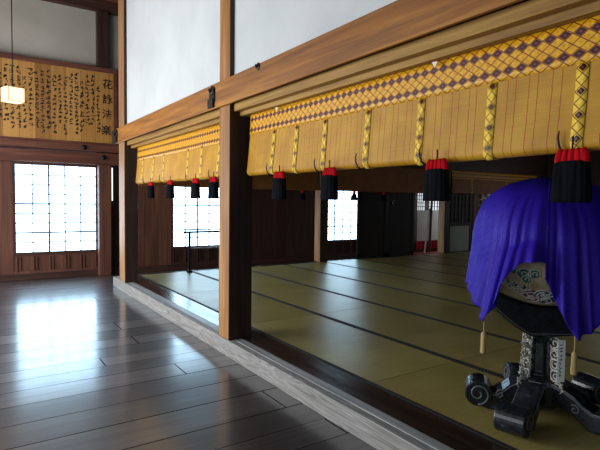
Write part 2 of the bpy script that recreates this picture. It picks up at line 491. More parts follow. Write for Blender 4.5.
# corner fitting at the middle post
fit = MB().prism([(0, -.10), (.055, -.05), (.055, .06), (0, .10), (-.055, .06), (-.055, -.05)], 0, .012, lambda p, q, t: (-.1-t, .46+p, .11+q))
fit.box(-.122, -.1, .42, .53, .01, .09)
f_ = fit.build('metal_fitting', M['iron'], nag); f_['label'] = 'dark metal corner fitting over the middle post'
nail_cover(nag, -.11, .44, .16, .04)
nail_cover(nag, -.1, -.4, .2, .03)
nail_cover(nag, -.1, 3.98, .13, .055)
MB().box(-.125, -.072, 3.95, 4.20, .01, .2).build('metal_fitting', M['iron'], nag)
for (a, b), nm in (((.275, 3.965), 'pale brown grooved lintel above the near golden blind'), ((4.23, 7.495), 'pale brown grooved lintel above the far golden blind')):
    kb = MB().box(1.93, 1.985, a, b, 2.165, 2.235).box(1.985, 2.15, a, b, 2.128, 2.26).build('lintel_beam', M['kamoi'], bevel=.004)
    c = kb.location
    tag(kb, nm, 'beam')
# ledge behind beam, closing the gap up to the plaster
struct(MB().box(1.905, 2.06, .27, 3.97, 2.262, 2.3).build('trim_13', M['beam'])); struct(MB().box(1.905, 2.06, 4.185, 7.50, 2.262, 2.3).build('trim_13', M['beam']))

# ------------------------------------------------------------------ tatami mats
def tatami(x0, x1, y0, y1, label, first=[]):
    wx, wy = x1-x0-.004, y1-y0-.004
    t = thing('tatami_mat', label, 'tatami mat', ((x0+x1)/2, (y0+y1)/2, TZ-.05), 'rush mats covering the raised floor')
    key = round(wy, 2)
    MB().box(-wx/2+.0, wx/2-.0, -wy/2, wy/2, 0, .05).build('rush_cover', M['tatami'], t, bevel=.003)
    for s in (-1, 1):
        a = s*wx/2; b = s*(wx/2-.03)
        MB().box(min(a, b)-.0006, max(a, b)+.0006, -wy/2, wy/2, .03, .0518).build('cloth_border', M['border'], t)
    return t
XR = [2.272, 3.185, 4.12, 5.085, 6.04, 6.995, 7.95, 8.905, 9.86, 10.8, 11.75, 12.7, 13.65]
YR = [(6.3, 8.17), (4.42, 6.3), (2.535, 4.42), (.65, 2.535), (-1.2, .65)]
ordn = ['first', 'second', 'third', 'fourth', 'fifth', 'sixth', 'seventh', 'eighth', 'ninth', 'tenth', 'eleventh', 'twelfth']
rown = ['touching the back threshold', 'one mat before the back', 'second mat from the viewer', 'nearest the viewer', 'closest']
for i in range(12):
    for j, (a, b) in enumerate(YR):
        # skip what lies outside the view
        if XR[i] > 2.5 and b < .66 and True: continue
        yy = max(a, (.667*0))
        # right edge of view: lateral/depth < .62
        cx, cy = XR[i], b
        if (cx*.833-cy*.553) > .66*(cx*.553+cy*.833): continue
        tatami(XR[i], XR[i+1], a, b, 'tatami mat in the %s row from the step, %s' % (ordn[i], rown[j]))

# ------------------------------------------------------------------ golden blinds
def blind_profile(z0, z1, bulge=.035):
    """(offset towards the hall, z, v) from band top down to the hem, curling back up behind"""
    pts = []
    n = 14
    for i in range(n+1):
        t = i/n; z = z1+(z0+bulge-z1)*t
        pts.append((.012*t+.02*t*t, z))
    x_end = pts[-1][0]
    for i in range(1, 11):
        a = PI*i/10
        pts.append((x_end-bulge+bulge*math.cos(a), z0+bulge-bulge*math.sin(a)))
    for i in range(1, 4): pts.append((x_end-2*bulge+.002*i, z0+bulge+.05*i))
    v = [0]
    for a, b in zip(pts, pts[1:]): v.append(v[-1]-math.hypot(a[0]-b[0], a[1]-b[1]))
    return pts, v
def make_blind(L, z0, z1, zband, strips, label, loc, rz, m_body, group=None, hooks=(), banded=True, bulge=.035):
    """local: runs along +x, faces -y, z up from 0 at world z0"""
    t = thing('bamboo_blind', label, 'blind', loc, group, rz)
    H = z1-z0
    pts, v = blind_profile(0, H, bulge)
    NX = max(8, int(L/.08))
    sag = lambda x: .006*math.sin(x*2.3+1)+.004*math.sin(x*5.1)
    def fn(i, j, off=0, x0=0, x1=L, n=NX, sub=None):
        x = x0+(x1-x0)*i/(n-1); d, z = pts[j]
        k = min(1, (H-z)/H)
        return ((x, -d-sag(x)*k*1.2, z+sag(x)*.3*k), (x, v[j]+10))
    body = MB().grid(NX, len(pts), lambda i, j: fn(i, j)).build('slats', m_body, t, smooth=True, fix=False)
    solid(body, .004)
    hb = zband-z0
    if banded:
        zz = [H-(H-hb)*k/6 for k in range(7)]
        def fb(i, j):
            x = L*i/(NX-1); z = zz[j]; tt = (H-z)/(H-bulge); d = .012*tt+.02*tt*tt
            k = (H-z)/H
            return ((x, -d-sag(x)*k*1.2-.0045, z+sag(x)*.3*k), (x, z-hb+.003))
        o = MB().grid(NX, 7, fb).build('brocade_border', M['brocade'], t, smooth=True, fix=False); solid(o, .003)
        o['label'] = 'gold diamond brocade band with dark red medallions'
        MB().tube([(0, -.018, hb+.0), (L, -.018, hb+.0)], .003, 6)
    for sx in strips:
        # ribbon from the border down round the hem
        idx = [j for j in range(len(pts)) if (pts[j][1] <= hb+.02 or j > 14) and j <= 22]
        def fs(i, jj):
            j = idx[jj]; x = sx+(-.024 if i == 0 else .024); d, z = pts[j]
            k = min(1, (H-z)/H)
            cx, cz = pts[14][0]-bulge, bulge
            nx, nz = (1, 0) if j <= 14 else ((d-cx)/bulge, (z-cz)/bulge)
            return ((x, -d-sag(sx)*k*1.2-.0055*nx, z+sag(sx)*.3*k+.0055*nz), ((i-.5)*.048, v[j]))
        o = MB().grid(2, len(idx), fs).build('brocade_ribbon', M['strip'], t, smooth=True, fix=False); solid(o, .002)
    for hx in hooks:
        p = [(hx-.006, -.052, .088), (hx-.006, -.060, .06), (hx-.002, -.060, .03), (hx+.004, -.052, .006), (hx+.010, -.036, -.008), (hx+.012, -.018, -.008), (hx+.012, -.008, .002)]
        MB().tube(p, [.002, .004, .005, .005, .005, .004, .003], 8).build('hook', M['iron'], t, smooth=True)
    return t
# near blind: local x runs from Y=3.93 towards the viewer (rz=-90deg => +x -> -Y, -y -> -X)
Y0 = 3.84
near_strips = [Y0-y for y in (3.42, 3.10, 2.75, 2.31, 1.885, 1.45, 1.04, .62)]
make_blind(Y0-.32, 1.605, 2.126, 1.952, near_strips, 'near long golden bamboo blind with brocade border and ribbons',
           (2.035, Y0, 1.605), -PI/2, M['sudare'], 'golden blinds along the step', hooks=[Y0-y for y in (3.46, 2.80, 2.36, 1.84, 1.10)])
Y1 = 7.30
make_blind(Y1-4.30, 1.605, 2.126, 1.935, [Y1-y for y in (6.99, 6.53, 6.12, 5.3, 4.9, 4.45)], 'shorter golden bamboo blind further down the step, left of thick post',
           (2.035, Y1, 1.605), -PI/2, M['sudare'], 'golden blinds along the step', hooks=[Y1-y for y in (6.85, 6.15, 5.25, 4.62)])
# back row of blinds, local x along +X
YBB = YB+.015
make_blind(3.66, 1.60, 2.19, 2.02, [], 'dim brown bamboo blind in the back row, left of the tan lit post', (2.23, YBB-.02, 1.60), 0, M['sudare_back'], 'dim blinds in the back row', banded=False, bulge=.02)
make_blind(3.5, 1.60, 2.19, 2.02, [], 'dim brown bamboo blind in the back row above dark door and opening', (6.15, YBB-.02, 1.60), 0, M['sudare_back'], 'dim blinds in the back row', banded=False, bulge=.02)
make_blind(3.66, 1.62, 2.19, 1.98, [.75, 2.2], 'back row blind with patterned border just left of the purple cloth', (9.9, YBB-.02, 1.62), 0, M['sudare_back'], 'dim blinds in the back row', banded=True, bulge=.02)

# ------------------------------------------------------------------ tassels
def make_tassel(label, loc, group, s=1.0, cord=.05):
    t = thing('tassel', label, 'tassel', loc, group)
    MB().tube([(0, 0, cord), (.002, 0, cord*.5), (0, 0, -.004)], .0035*s, 6).build('cord', M['tassel_black'], t, smooth=True)
    # flat wide head of four red bundles over a black fringe
    hd = MB()
    for k in range(5):
        x = (-.042+.021*k)*s
        hd.tube([(0, x*.85, .0), (0, x*1.0, -.015*s), (0, x*1.08, -.035*s), (0, x*1.1, -.048*s)], [.010*s, .0135*s, .0145*s, .0135*s], 10)
    o = hd.build('red_head', M['tassel_red'], t, smooth=True); o['label'] = 'bright red silk head'
    sk = MB().lathe([(.044*s, -.042*s), (.056*s, -.050*s), (.060*s, -.12*s), (.064*s, -.17*s), (.060*s, -.185*s), (.02*s, -.183*s)], 64, ribs=16, rib=.035, sx=.62, sy=1.05)
    sk.build('black_fringe', M['tassel_black'], t, smooth=True)
    return t
g = 'black tassels with red heads under the front blinds'
X_T = 1.972
T0 = make_tassel('largest black tassel with red head, hanging over the purple cloth', (X_T, 1.045, 1.615), g, 1.14)
for y, s, lab in ((1.75, 1.0, 'black tassel with red head hanging in front of the narrow far opening'),
               (2.665, 1.0, 'black tassel with red head in front of the tan lit distant post'),
               (3.31, 1.0, 'black tassel with red head first to the right of thick post'),
               (4.56, .95, 'black tassel half hidden by the left edge of thick post'),
               (5.03, 1.0, 'black tassel hanging before the middle of the passage window'),
               (5.83, 1.0, 'black tassel at the left edge of the passage window'),
               (6.60, 1.0, 'leftmost black tassel, against the reddish planks')):
    dup(T0, (X_T, y*.985, 1.615), lab)
def small_tassel(label, loc, group):
    t = thing('tassel', label, 'tassel', loc, group)
    MB().tube([(0, .065, .05), (.002, .02, .04), (0, 0, .02)], .004, 6).build('cord', M['tassel_black'], t)
    MB().lathe([(.006, .035), (.03, .02), (.034, -.01), (.03, -.03)], 16).build('red_head', M['tassel_red'] if group else M['tassel_red'], t, smooth=True)
    MB().lathe([(.03, -.025), (.045, -.04), (.062, -.14), (.06, -.16), (.02, -.158)], 32, ribs=10, rib=.04).build('black_fringe', M['tassel_black'], t, smooth=True)
    return t
g = 'small tassels under the back row of blinds'
S0 = small_tassel('small dark tassel just right of the thick post, under back row blind', (4.82, YB-.10, 1.572), g)
for x, lab in ((5.42, 'small dark tassel just left of the tan lit distant post'), (6.72, 'small tassel in front of the distant paper window'), (7.55, 'small dark tassel against the dark door')):
    dup(S0, (x, YB-.10, 1.572), lab)

# ------------------------------------------------------------------ calligraphy board
def stroke(m_, pts, w, y):
    """brush stroke ribbon with thickness on plane y (board faces -y)"""
    n = len(pts); L = []; R_ = []
    for i, (x, z) in enumerate(pts):
        a = pts[min(i+1, n-1)]; b = pts[max(i-1, 0)]
        dx, dz = a[0]-b[0], a[1]-b[1]; l = math.hypot(dx, dz) or 1
        ww = w*(1-.55*abs(i/(n-1)-.35))
        L.append((x-dz/l*ww, z+dx/l*ww)); R_.append((x+dz/l*ww, z-dx/l*ww))
    b = len(m_.v)
    for p, q in zip(L, R_): m_.v += [(p[0], y, p[1]), (q[0], y, q[1])]
    for i in range(n-1): m_.f.append((b+2*i, b+2*i+1, b+2*i+3, b+2*i+2))
def squiggle_char(m_, cx, cz, s, y, r):
    for _ in range(r.randint(3, 5)):
        k = r.random(); x = cx+r.uniform(-.35, .35)*s; z = cz+r.uniform(-.35, .35)*s; l = r.uniform(.35, .8)*s
        if k < .35: pts = [(x-l/2, z-.04*s), (x, z+.03*s), (x+l/2, z+.02*s)]
        elif k < .6: pts = [(x, z+l/2), (x-.03*s, z), (x+.02*s, z-l/2)]
        elif k < .8: pts = [(x+l/3, z+l/3), (x, z), (x-l/3, z-l/3)]
        else: pts = [(x-l/4, z+l/4), (x+l/4, z+l/5), (x+l/5, z-l/5), (x-l/5, z-l/4)]
        stroke(m_, pts, s*.12, y)
def board():
    t = thing('calligraphy_board', 'wide wooden board covered in columns of black brush calligraphy, above the end window', 'board', (0, YW-.14, 2.345))
    x0, x1, z0, z1 = -2.55, 2.185, 0.0, 1.285
    bm_, nt, b = mat('honey_board_wood', rough=.5)
    o = coords(nt); X, Y, Z = xyz(nt, o)
    wd = .235
    k = (X/wd).floor(); f = (X/wd).fract()
    wn = nt.nodes.new('ShaderNodeTexWhiteNoise'); wn.noise_dimensions = '1D'; nt.links.new(k.s, wn.inputs['W'])
    n = noise(nt, comb(nt, X*24, Y, Z*1.0), 1, 4, .6, .4)
    ff = n*.6+V(nt, wn.outputs[0])*.35
    col = ramp(nt, ff, [(.2, srgb(136, 90, 40)), (.5, srgb(178, 126, 62)), (.8, srgb(204, 154, 84))])
    col = mix(nt, ((f-.5).abs()).gt(.49), col, srgb(104, 66, 34))
    nt.links.new(col, b.inputs['Base Color'])
    pl = MB().box(x0, x1, .02, .06, z0, z1).build('writing_panel', bm_, t)
    fr = MB().box(x0-.05, x1+.07, -.015, .08, z1-.005, z1+.075).box(x1-.0, x1+.07, -.015, .08, z0-.0, z1).box(x0-.05, x0, -.015, .08, z0, z1).box(x0, x1, -.005, .08, z0, z0+.03)
    fr.build('frame', M['red_x'], t, bevel=.006)
    r = random.Random(5)
    ink = MB()
    x = 1.93
    while x > -2.4:
        top = z1-r.choice((.12, .12, .24, .18, .28, .10)); z = top; s = r.uniform(.060, .073)
        end = r.choice((.12, .16, .2, .3, .18))
        while z > end:
            squiggle_char(ink, x+r.uniform(-.006, .006), z, s, .0185, r)
            z -= s*r.uniform(1.0, 1.25)
        x -= .088
    i_ = ink.build('inscription', M['ink'], t, fix=False); i_['label'] = 'many columns of small black brush characters'
    # the four large title characters
    for ch, (cx, cz) in zip('花詠法楽', ((2.092, 1.072), (2.091, .806), (2.083, .539), (2.065, .252))):
        cu = bpy.data.curves.new('title', 'FONT'); cu.body = ch; cu.size = .18; cu.align_x = 'CENTER'; cu.align_y = 'CENTER'
        cu.offset = .0032; cu.extrude = .0006
        to = bpy.data.objects.new('tmp', cu); C.objects.link(to)
        bpy.context.view_layer.update()
        me = bpy.data.meshes.new_from_object(to.evaluated_get(bpy.context.evaluated_depsgraph_get()))
        bpy.data.objects.remove(to)
        me.materials.clear(); me.materials.append(M['ink'])
        c = bpy.data.objects.new('title_character', me); C.objects.link(c); c.parent = t
        c.location = (cx, .0185, cz); c.rotation_euler = (PI/2, 0, 0)
        c['label'] = 'large black brush character of the title column'
    return t
board()
for x, z in ((1.685, 2.275), (2.02, 2.12)):
    o = MB().lathe([(.05, 0), (.045, .015), (.02, .03), (.018, .05)], 6).build('nail_cover', M['iron'])
    o.location = (x, YW-.16 if z > 2.2 else YW-.11, z); o.rotation_euler = (PI/2, 0, 0)
    tag(o, 'dark iron nail cover on the %s beam by the end window' % ('upper' if z > 2.2 else 'lower'), 'nail cover')
# bright slits beside the brown post
struct(MB().box(2.18, 2.195, YW-.02, YW-.01, 1.35, 1.95).build('window_4', M['slit']), 'narrow bright gap beside the brown post')

# ------------------------------------------------------------------ hanging lamp
lp = thing('pendant_lamp', 'small glowing square paper lantern hanging on a thin cord', 'lamp', (.475, 7.25, 2.585))
MB().tube([(0, 0, .17), (0, 0, 2.615)], .006, 6).build('cord', M['iron'], lp)
def lantern():
    m, nt, b = mat('lit_paper', srgb(255, 240, 205), .8)
    b.inputs['Emission Color'].default_value = (1, .78, .45, 1); b.inputs['Emission Strength'].default_value = 1.25
    w0, w1, h = .088, .094, .17
    MB().prism([(-w1, -w1), (w1, -w1), (w1, w1), (-w1, w1)], .0, h, lambda p, q, t_: (p, q, t_)).build('paper_shade', m, lp)
    f = MB()
    e = w1+.003
    for sx in (-1, 1):
        for sy in (-1, 1): f.box(sx*e-.004, sx*e+.004, sy*e-.004, sy*e+.004, -.004, h+.004)
        f.box(sx*e-.003, sx*e+.003, -e, e, -.004, .004).box(sx*e-.003, sx*e+.003, -e, e, h-.004, h+.004)
        f.box(-e, e, sx*e-.003, sx*e+.003, -.004, .004).box(-e, e, sx*e-.003, sx*e+.003, h-.004, h+.004)
    f.build('frame', mat('pale_lamp_frame', srgb(206, 178, 130), .6)[0], lp)
    lp.rotation_euler = (0, 0, math.radians(20))
lantern()

# ------------------------------------------------------------------ low rail in front of the passage window
rl = thing('barrier_rail', 'low black barrier rail standing at the back edge of the mats before the window', 'railing', (3.5, 8.07, TZ+.0025))
MB().box(-.5, .55, -.018, .018, .668, .703).build('top_bar', M['iron'], rl, bevel=.004)
b_ = MB().box(-.38, .47, -.01, .01, .395, .42).build('lower_bar', mat('grey_bar', srgb(120, 122, 128), .4)[0], rl); b_['label'] = 'grey lower bar'
for s in (-.39, .46):
    MB().box(s-.018, s+.018, -.018, .018, .03, .68).build('leg', M['iron'], rl, bevel=.003)
    MB().prism([(-.07, 0), (.07, 0), (.055, .025), (.02, .045), (-.02, .045), (-.055, .025)], -.02, .02, lambda p, q, t_, s=s: (s+t_*1.5, p, q)).build('foot', M['iron'], rl)

# ------------------------------------------------------------------ dark door and beyond (back row)
dk = bpy.data.objects.new('door_1', None); C.objects.link(dk); dk.location = (7.03, YB+.14, .1); struct(dk, 'dark wooden door leaves behind the mats')
for a, b in ((0, .86), (.87, 1.73)):
    MB().box(a, b, 0, .035, 0, 2.08).box(a, a+.07, -.012, 0, 0, 2.08).box(b-.07, b, -.012, 0, 0, 2.08).box(a, b, -.012, 0, 0, .12).build('door_leaf', M['door_dark'], dk)
hm = MB(); hm.tube([(1.05+.035*math.cos(a), -.012-.008, 1.28+.05*math.sin(a)) for a in [PI*.35+PI*1.3*i/12 for i in range(13)]], [.002+.009*math.sin(PI*i/12) for i in range(13)], 8)
o = hm.build('crescent_handle', mat('steel_handle', srgb(170, 168, 170), .3, .9)[0], dk, smooth=True); o['label'] = 'pale crescent shaped metal handle'

# opening right of the dark door: whitish wall with small lattice windows, red carpet, leaning pole
M['sheet'] = plaster('pale_sheet_wall', srgb(190, 190, 184), srgb(214, 214, 208))
struct(MB().box(10.12, 12.0, YW, YW+.1, .1, 1.17).build('wall_back', M['sheet']), 'pale low wall seen through the narrow opening')
struct(MB().box(10.12, 12.0, YW, YW+.1, 1.68, 1.98).build('wall_back', M['dark']))
M['shoji_dim'] = emis('daylit_paper_dim', (.86, .94, 1.0, 1), 1.1)
for n, (a, b) in ((5, (10.19, 10.5)), (6, (10.66, 11.12))):
    t = bpy.data.objects.new('window_%d' % n, None); C.objects.link(t); t.location = (a, YW, 1.17); struct(t, 'small bright lattice window high behind the opening, %s' % ('left one' if n == 5 else 'right one'))
    MB().box(0, b-a, .03, .036, 0, .5).build('paper_pane', M['shoji_dim'], t)
    l = MB()
    for k in range(1, 4): l.box((b-a)*k/4-.008, (b-a)*k/4+.008, .0, .03, 0, .5)
    for k in range(1, 5): l.box(0, b-a, .005, .03, .1*k-.008, .1*k+.008)
    l.build('lattice', M['dark_x'], t)
for a, b in ((10.12, 10.19), (10.5, 10.66), (11.12, 12.0)):
    struct(MB().box(a, b, YW-.01, YW+.1, .1 if b < 10.6 else 1.17, 1.68).build('wall_back', M['dark']))
cp = MB().box(8.9, 11.3, YB+.35, YW-.06, .0, .02)
r2 = random.Random(3)
carpet = cp.build('red_carpet', mat('red_felt', srgb(150, 22, 30), .9)[0]); tag(carpet, 'red felt carpet glimpsed through the narrow opening', 'carpet')
# row of folded red and white cushions-like edge
fd = thing('red_curtain', 'low gathered red hanging along the foot of the pale wall', 'curtain', (10.1, YW-.05, .1))
MB().grid(60, 5, lambda i, j: ((1.6*i/59, -.03-.018*math.sin(i*1.25)*(1), .22*j/4+(.03*abs(math.sin(i*.62)) if j == 4 else 0)), (i/59, j/4))).build('red_cloth', mat('red_cloth', srgb(176, 24, 34), .85)[0], fd, smooth=True)
pole = MB().tube([(10.05, 9.12, .045), (10.40, 9.30, 1.22)], .022, 10).build('leaning_pole', mat('white_pole', srgb(214, 214, 210), .5)[0], smooth=True); tag(pole, 'white pole leaning in the narrow opening', 'pole')
pole2 = MB().tube([(10.20, 9.10, .06), (10.52, 9.32, 1.9)], .035, 10).build('leaning_board', M['dark']); tag(pole2, 'dark board leaning right behind the white pole', 'board')

# right of the fourth post
ld = bpy.data.objects.new('door_2', None); C.objects.link(ld); ld.location = (9.75, YB+.1, .1); struct(ld, 'dark lattice door with pale lower panel')
m_ = MB().box(.13, 1.12, .02, .04, 0, 2.08)
m_.box(.13, .22, -.01, .02, 0, 2.08).box(1.0, 1.12, -.01, .02, 0, 2.08).box(.16, 1.0, -.01, .02, 0, .06).box(.16, 1.0, -.01, .02, .70, .80)
for k in range(1, 6): m_.box(.16+.14*k-.012, .16+.14*k+.012, -.0, .02, .8, 2.08)
for k in range(7): m_.box(.16, 1.0, -.004, .02, .92+.18*k, .945+.18*k)
m_.build('lattice_frame', M['door_dark'], ld)
pn = MB().box(.26, 1.0, .0, .02, .06, .70).build('lower_panel', mat('pale_grey_green_panel', srgb(168, 176, 170), .6)[0], ld); pn['label'] = 'pale grey green lower panel'
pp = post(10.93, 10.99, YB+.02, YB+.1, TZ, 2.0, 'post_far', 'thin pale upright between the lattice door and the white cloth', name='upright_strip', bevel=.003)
# white embroidered banner, dark cabinet with gilt ornaments
bn = thing('hanging_banner', 'white hanging banner with grey scroll pattern left of the purple cloth', 'banner', (11.28, YB+.20, 1.15))
MB().grid(8, 10, lambda i, j: ((.30*(i/7-.5), -.012*math.sin(i*1.7), 1.04*j/9), (i, j))).build('white_cloth', mat('white_banner_cloth', srgb(196, 194, 190), .8)[0], bn, smooth=True)
sw = MB()
for k in range(4):
    cx, cz = (.035 if k % 2 else -.0), .10+.16*k
    sw.tube([(cx+(.012+.055*i/16)*math.cos(i*.75), -.024, cz+(.012+.055*i/16)*math.sin(i*.75)) for i in range(17)], .009, 6)
sw.build('scroll_pattern', mat('grey_embroidery', srgb(96, 92, 92), .8)[0], bn, smooth=True)
cb = thing('altar_cabinet', 'dark cabinet with gilt fittings behind the purple draped drum', 'cabinet', (12.6, YB+.35, .0))
MB().box(-1.2, 1.3, .0, .5, .0, 1.75).box(-1.25, 1.35, -.03, .0, 1.70, 1.78).build('cabinet_body', M['dark'], cb, bevel=.005)
gl = mat('gilt', srgb(196, 150, 70), .35, .8)[0]
for k in range(5):
    MB().lathe([(.03, 0), (.05, .03), (.02, .07), (.035, .11), (.01, .15)], 12).build('gilt_ornament', gl, cb, smooth=True).location = (-1.05+.45*k, -.05, 1.5)

# ------------------------------------------------------------------ drum on its stand
HX, HY = 2.83, 1.64
e1 = Vector((.833, -.553, 0)); e2 = Vector((-.553, -.833, 0))      # picture right, towards viewer
lac, nt, b = mat('black_lacquer', srgb(20, 22, 26), .28, 0, .6)
o_ = coords(nt); n = noise(nt, o_, 22, 5, .7); n3 = noise(nt, o_, 5, 4, .6)
nt.links.new(ramp(nt, n*.6+n3*.4, [(.5, srgb(20, 23, 28)), (.6, srgb(36, 44, 54)), (.68, srgb(96, 102, 108))]), b.inputs['Base Color'])
nt.links.new((n*.35+.12).s, b.inputs['Roughness'])
M['lacquer'] = lac
silver = mat('pale_carved_openwork', srgb(176, 172, 164), .5, .15)[0]
st = thing('drum_stand', 'black lacquered drum stand with scrolled feet and silver openwork', 'stand', (HX, HY, TZ+.0025))
def spiral(cx, cz, r0, r1, a0, turns, n=40, d=1):
    return [(cx+(r0+(r1-r0)*i/(n-1))*math.cos(a0+d*turns*2*PI*i/(n-1)), cz+(r0+(r1-r0)*i/(n-1))*math.sin(a0+d*turns*2*PI*i/(n-1))) for i in range(n)]
def foot(az, L=.43):
    """scrolled foot: profile in (r,z), extruded sideways"""
    c, s_ = math.cos(az), math.sin(az)
    place = lambda p, q, t_: (p*c-t_*s_, p*s_+t_*c, q)
    # outline: shoulder -> dip -> upturned round tip -> underside -> hub
    TR, TC = .078, (L, .092); kx = L/.43
    top = [(.03, .215), (.09, .212), (.15, .198), (.21, .168), (.26, .128), (.30, .108), (.345, .105)]
    top = [(p*kx, q) for p, q in top]
    tip = [(TC[0]+TR*math.cos(a), TC[1]+TR*math.sin(a)) for a in [PI*.95-k*PI*1.5/12 for k in range(13)]]
    under = [(.40, .012), (.36, .0), (.28, .0), (.24, .03), (.19, .07), (.12, .085), (.03, .09)]
    under = [(p*kx, q) for p, q in under]
    out = top+tip+under
    w_ = .062
    f = MB(); f.prism(out, -w_, w_, place)
    o = f.build('scroll_foot', M['lacquer'], st, bevel=.009)
    sp = MB()
    for sgn in (-1, 1):
        sp.tube([place(p, q, sgn*(w_+.018)) for p, q in spiral(TC[0], TC[1], .012, .066, 2.2, 1.4, 34)], .006, 6)
        sp.tube([place(p, q-.016, sgn*(w_+.001)) for p, q in top], .004, 6)
        sp.tube([place(p, q, sgn*(w_+.001)) for p, q in spiral(.22, .10, .006, .028, 1, 1.2, 20)], .005, 6)
    rr = MB()
    rim = [(TC[0]+.079*math.cos(2*PI*k/28), TC[1]+.079*math.sin(2*PI*k/28)) for k in range(28)]
    rr.prism(rim, -w_-.018, w_+.018, place)
    rr.build('scroll_roll', M['lacquer'], o, bevel=.007)
    sp.build('scroll_line', M['edge'], o, smooth=True)
    return o
M['edge'] = mat('worn_lacquer_edge', srgb(86, 90, 96), .5)[0]
for az, L in ((194, .43), (128, .345), (50, .38), (278, .45), (348, .43)): foot(math.radians(az), L)
MB().lathe([(.10, .05), (.12, .07), (.12, .19), (.11, .215), (.085, .225)], 10).build('hub', M['lacquer'], st, bevel=.004)
MB().lathe([(.062, .22), (.068, .24), (.052, .26), (.052, .43), (.07, .455), (.085, .475)], 8).build('pillar', M['lacquer'], st, bevel=.003)
def bracket(az):
    c, s_ = math.cos(az), math.sin(az)
    place = lambda p, q, t_: (p*c-t_*s_, p*s_+t_*c, q)
    m_ = MB()
    zc = .195
    for k in range(5):
        r = .036 if k % 2 == 0 else .033
        pc = .118-(.004*k)+(.010 if k == 0 else 0)
        z = zc+.062*k
        m_.tube([place(p, q, 0) for p, q in spiral(pc, z, .008, r*.72, k*1.1, 1.0, 24, 1 if k % 2 else -1)], .0046, 6)
        m_.tube([place(p, q, 0) for p, q in spiral(pc, z, r, r+.001, 0, 1.0, 18)], .0038, 6)
        m_.tube([place(p, q, .004) for p, q in spiral(pc-.045, z+.025, .004, .018, k, 1.3, 18)], .0045, 6)
        for a in (-.4, .5):
            q0 = (pc+r*math.cos(a), z+r*math.sin(a)); q1 = (pc+(r+.014)*math.cos(a+.25), z+(r+.014)*math.sin(a+.25))
            m_.tube([place(q0[0], q0[1], 0), place(q1[0], q1[1], 0)], [.0045, .002], 6)
    o = m_.build('openwork_bracket', silver, st, smooth=True); o['label'] = 'silvery pierced scrollwork bracket'
    MB().prism([(.05, .22), (.075, .22), (.07, .46), (.05, .46)], -.008, .008, place).build('rib', M['lacquer'], st)
for az in (165, 255, 345, 75): bracket(math.radians(az))
# crescent cradle following the barrel belly
UO = .02                       # the drum sits a little to the right of the pillar
CZ = 1.013                      # drum axis height above the mats
RB = .36
def belly(u): return RB-.75*u*u
def cradle():
    top = []; bot = []
    n = 28
    for i in range(n+1):
        u = -.40+.80*i/n
        top.append((u+UO, CZ-belly(min(abs(u), .37))-.004+max(0, abs(u)-.37)*1.0))
        k = max(0, abs(u)-.11)/.29
        bot.append((u*1.04+UO*.5, .485+.235*k**1.25))
    out = top+list(reversed(bot))
    place = lambda p, q, t_: tuple(e1*p+e2*t_+Vector((0, 0, q)))
    o = MB().prism(out, -.10, .10, place).build('cradle', M['lacquer'], st, bevel=.008)
    MB().tube([place(p, q+.014, .101) for p, q in bot], .0035, 6).build('cradle_edge', M['edge'], o)
    MB().lathe([(.085, .47), (.105, .485), (.095, .50), (.06, .51)], 12).build('cradle_block', M['lacquer'], o, bevel=.003)
cradle()
dr = thing('drum', 'painted cream barrel drum with swirling clouds, mostly under purple cloth', 'drum', (HX, HY, TZ))
dm, nt, b = mat('aged_cream_drum', rough=.55)
o_ = coords(nt); n = noise(nt, o_, 9, 5, .65)
nt.links.new(ramp(nt, n, [(.3, srgb(172, 150, 112)), (.5, srgb(212, 194, 152)), (.75, srgb(234, 222, 186))]), b.inputs['Base Color'])
def on_drum(u, a, lift=0):
    """a = angle from facing the viewer (0) downwards (positive)"""
    r = belly(u)+lift
    return tuple(e1*(u+UO)+e2*(r*math.cos(a))+Vector((0, 0, CZ-r*math.sin(a))))
db = MB()
NU, NA = 25, 48
for i in range(NU):
    u = -.33+.66*i/(NU-1)
    for k in range(NA): db.v.append(on_drum(u, 2*PI*k/NA, -.012 if i in (0, NU-1) else 0))
for i in range(NU-1):
    for k in range(NA): db.f.append((i*NA+k, i*NA+(k+1) % NA, (i+1)*NA+(k+1) % NA, (i+1)*NA+k))
db.f.append(tuple(range(NA))); db.f.append(tuple((NU-1)*NA+k for k in range(NA)))
db.build('drum_body', dm, dr, smooth=True)
M['chalk'] = mat('white_paint', srgb(226, 226, 222), .7)[0]
def cloud(u0, a0, s, col, d=1, k=0):
    """painted swirl: coloured lobes with a white outline, following the barrel"""
    f = MB(); wl = MB()
    for (du, da, r) in [(0, 0, .040), (.058, .012, .032), (-.054, .014, .030), (.026, -.040, .030)]:
        r *= s; cu, ca = u0+du*s*d, a0-da*s/.34
        b0 = len(f.v); f.v.append(on_drum(cu, ca, .0016))
        for j in range(18):
            t_ = 2*PI*j/18; f.v.append(on_drum(cu+r*math.cos(t_), ca+r*math.sin(t_)/.34, .0016))
        for j in range(18): f.f.append((b0, b0+1+j, b0+1+(j+1) % 18))
        wl.tube([on_drum(cu+p, ca+q/.34, .002) for p, q in spiral(0, 0, .008*s, r*.55, k, .8, 16, d)], .0036, 5)
        wl.tube([on_drum(cu+p, ca+q/.34, .002) for p, q in spiral(0, 0, r, r+.0001, k, .72, 18, d)], .0038, 5)
    o = f.build('painted_cloud', col, dr, smooth=True, fix=False)
    wl.build('white_outline', M['chalk'], o, smooth=True)
mar = mat('maroon_paint', srgb(116, 62, 76), .7)[0]; tea = mat('teal_paint', srgb(34, 98, 116), .7)[0]; grn = mat('green_paint', srgb(50, 116, 88), .7)[0]; olv = mat('olive_black_paint', srgb(58, 58, 44), .7)[0]
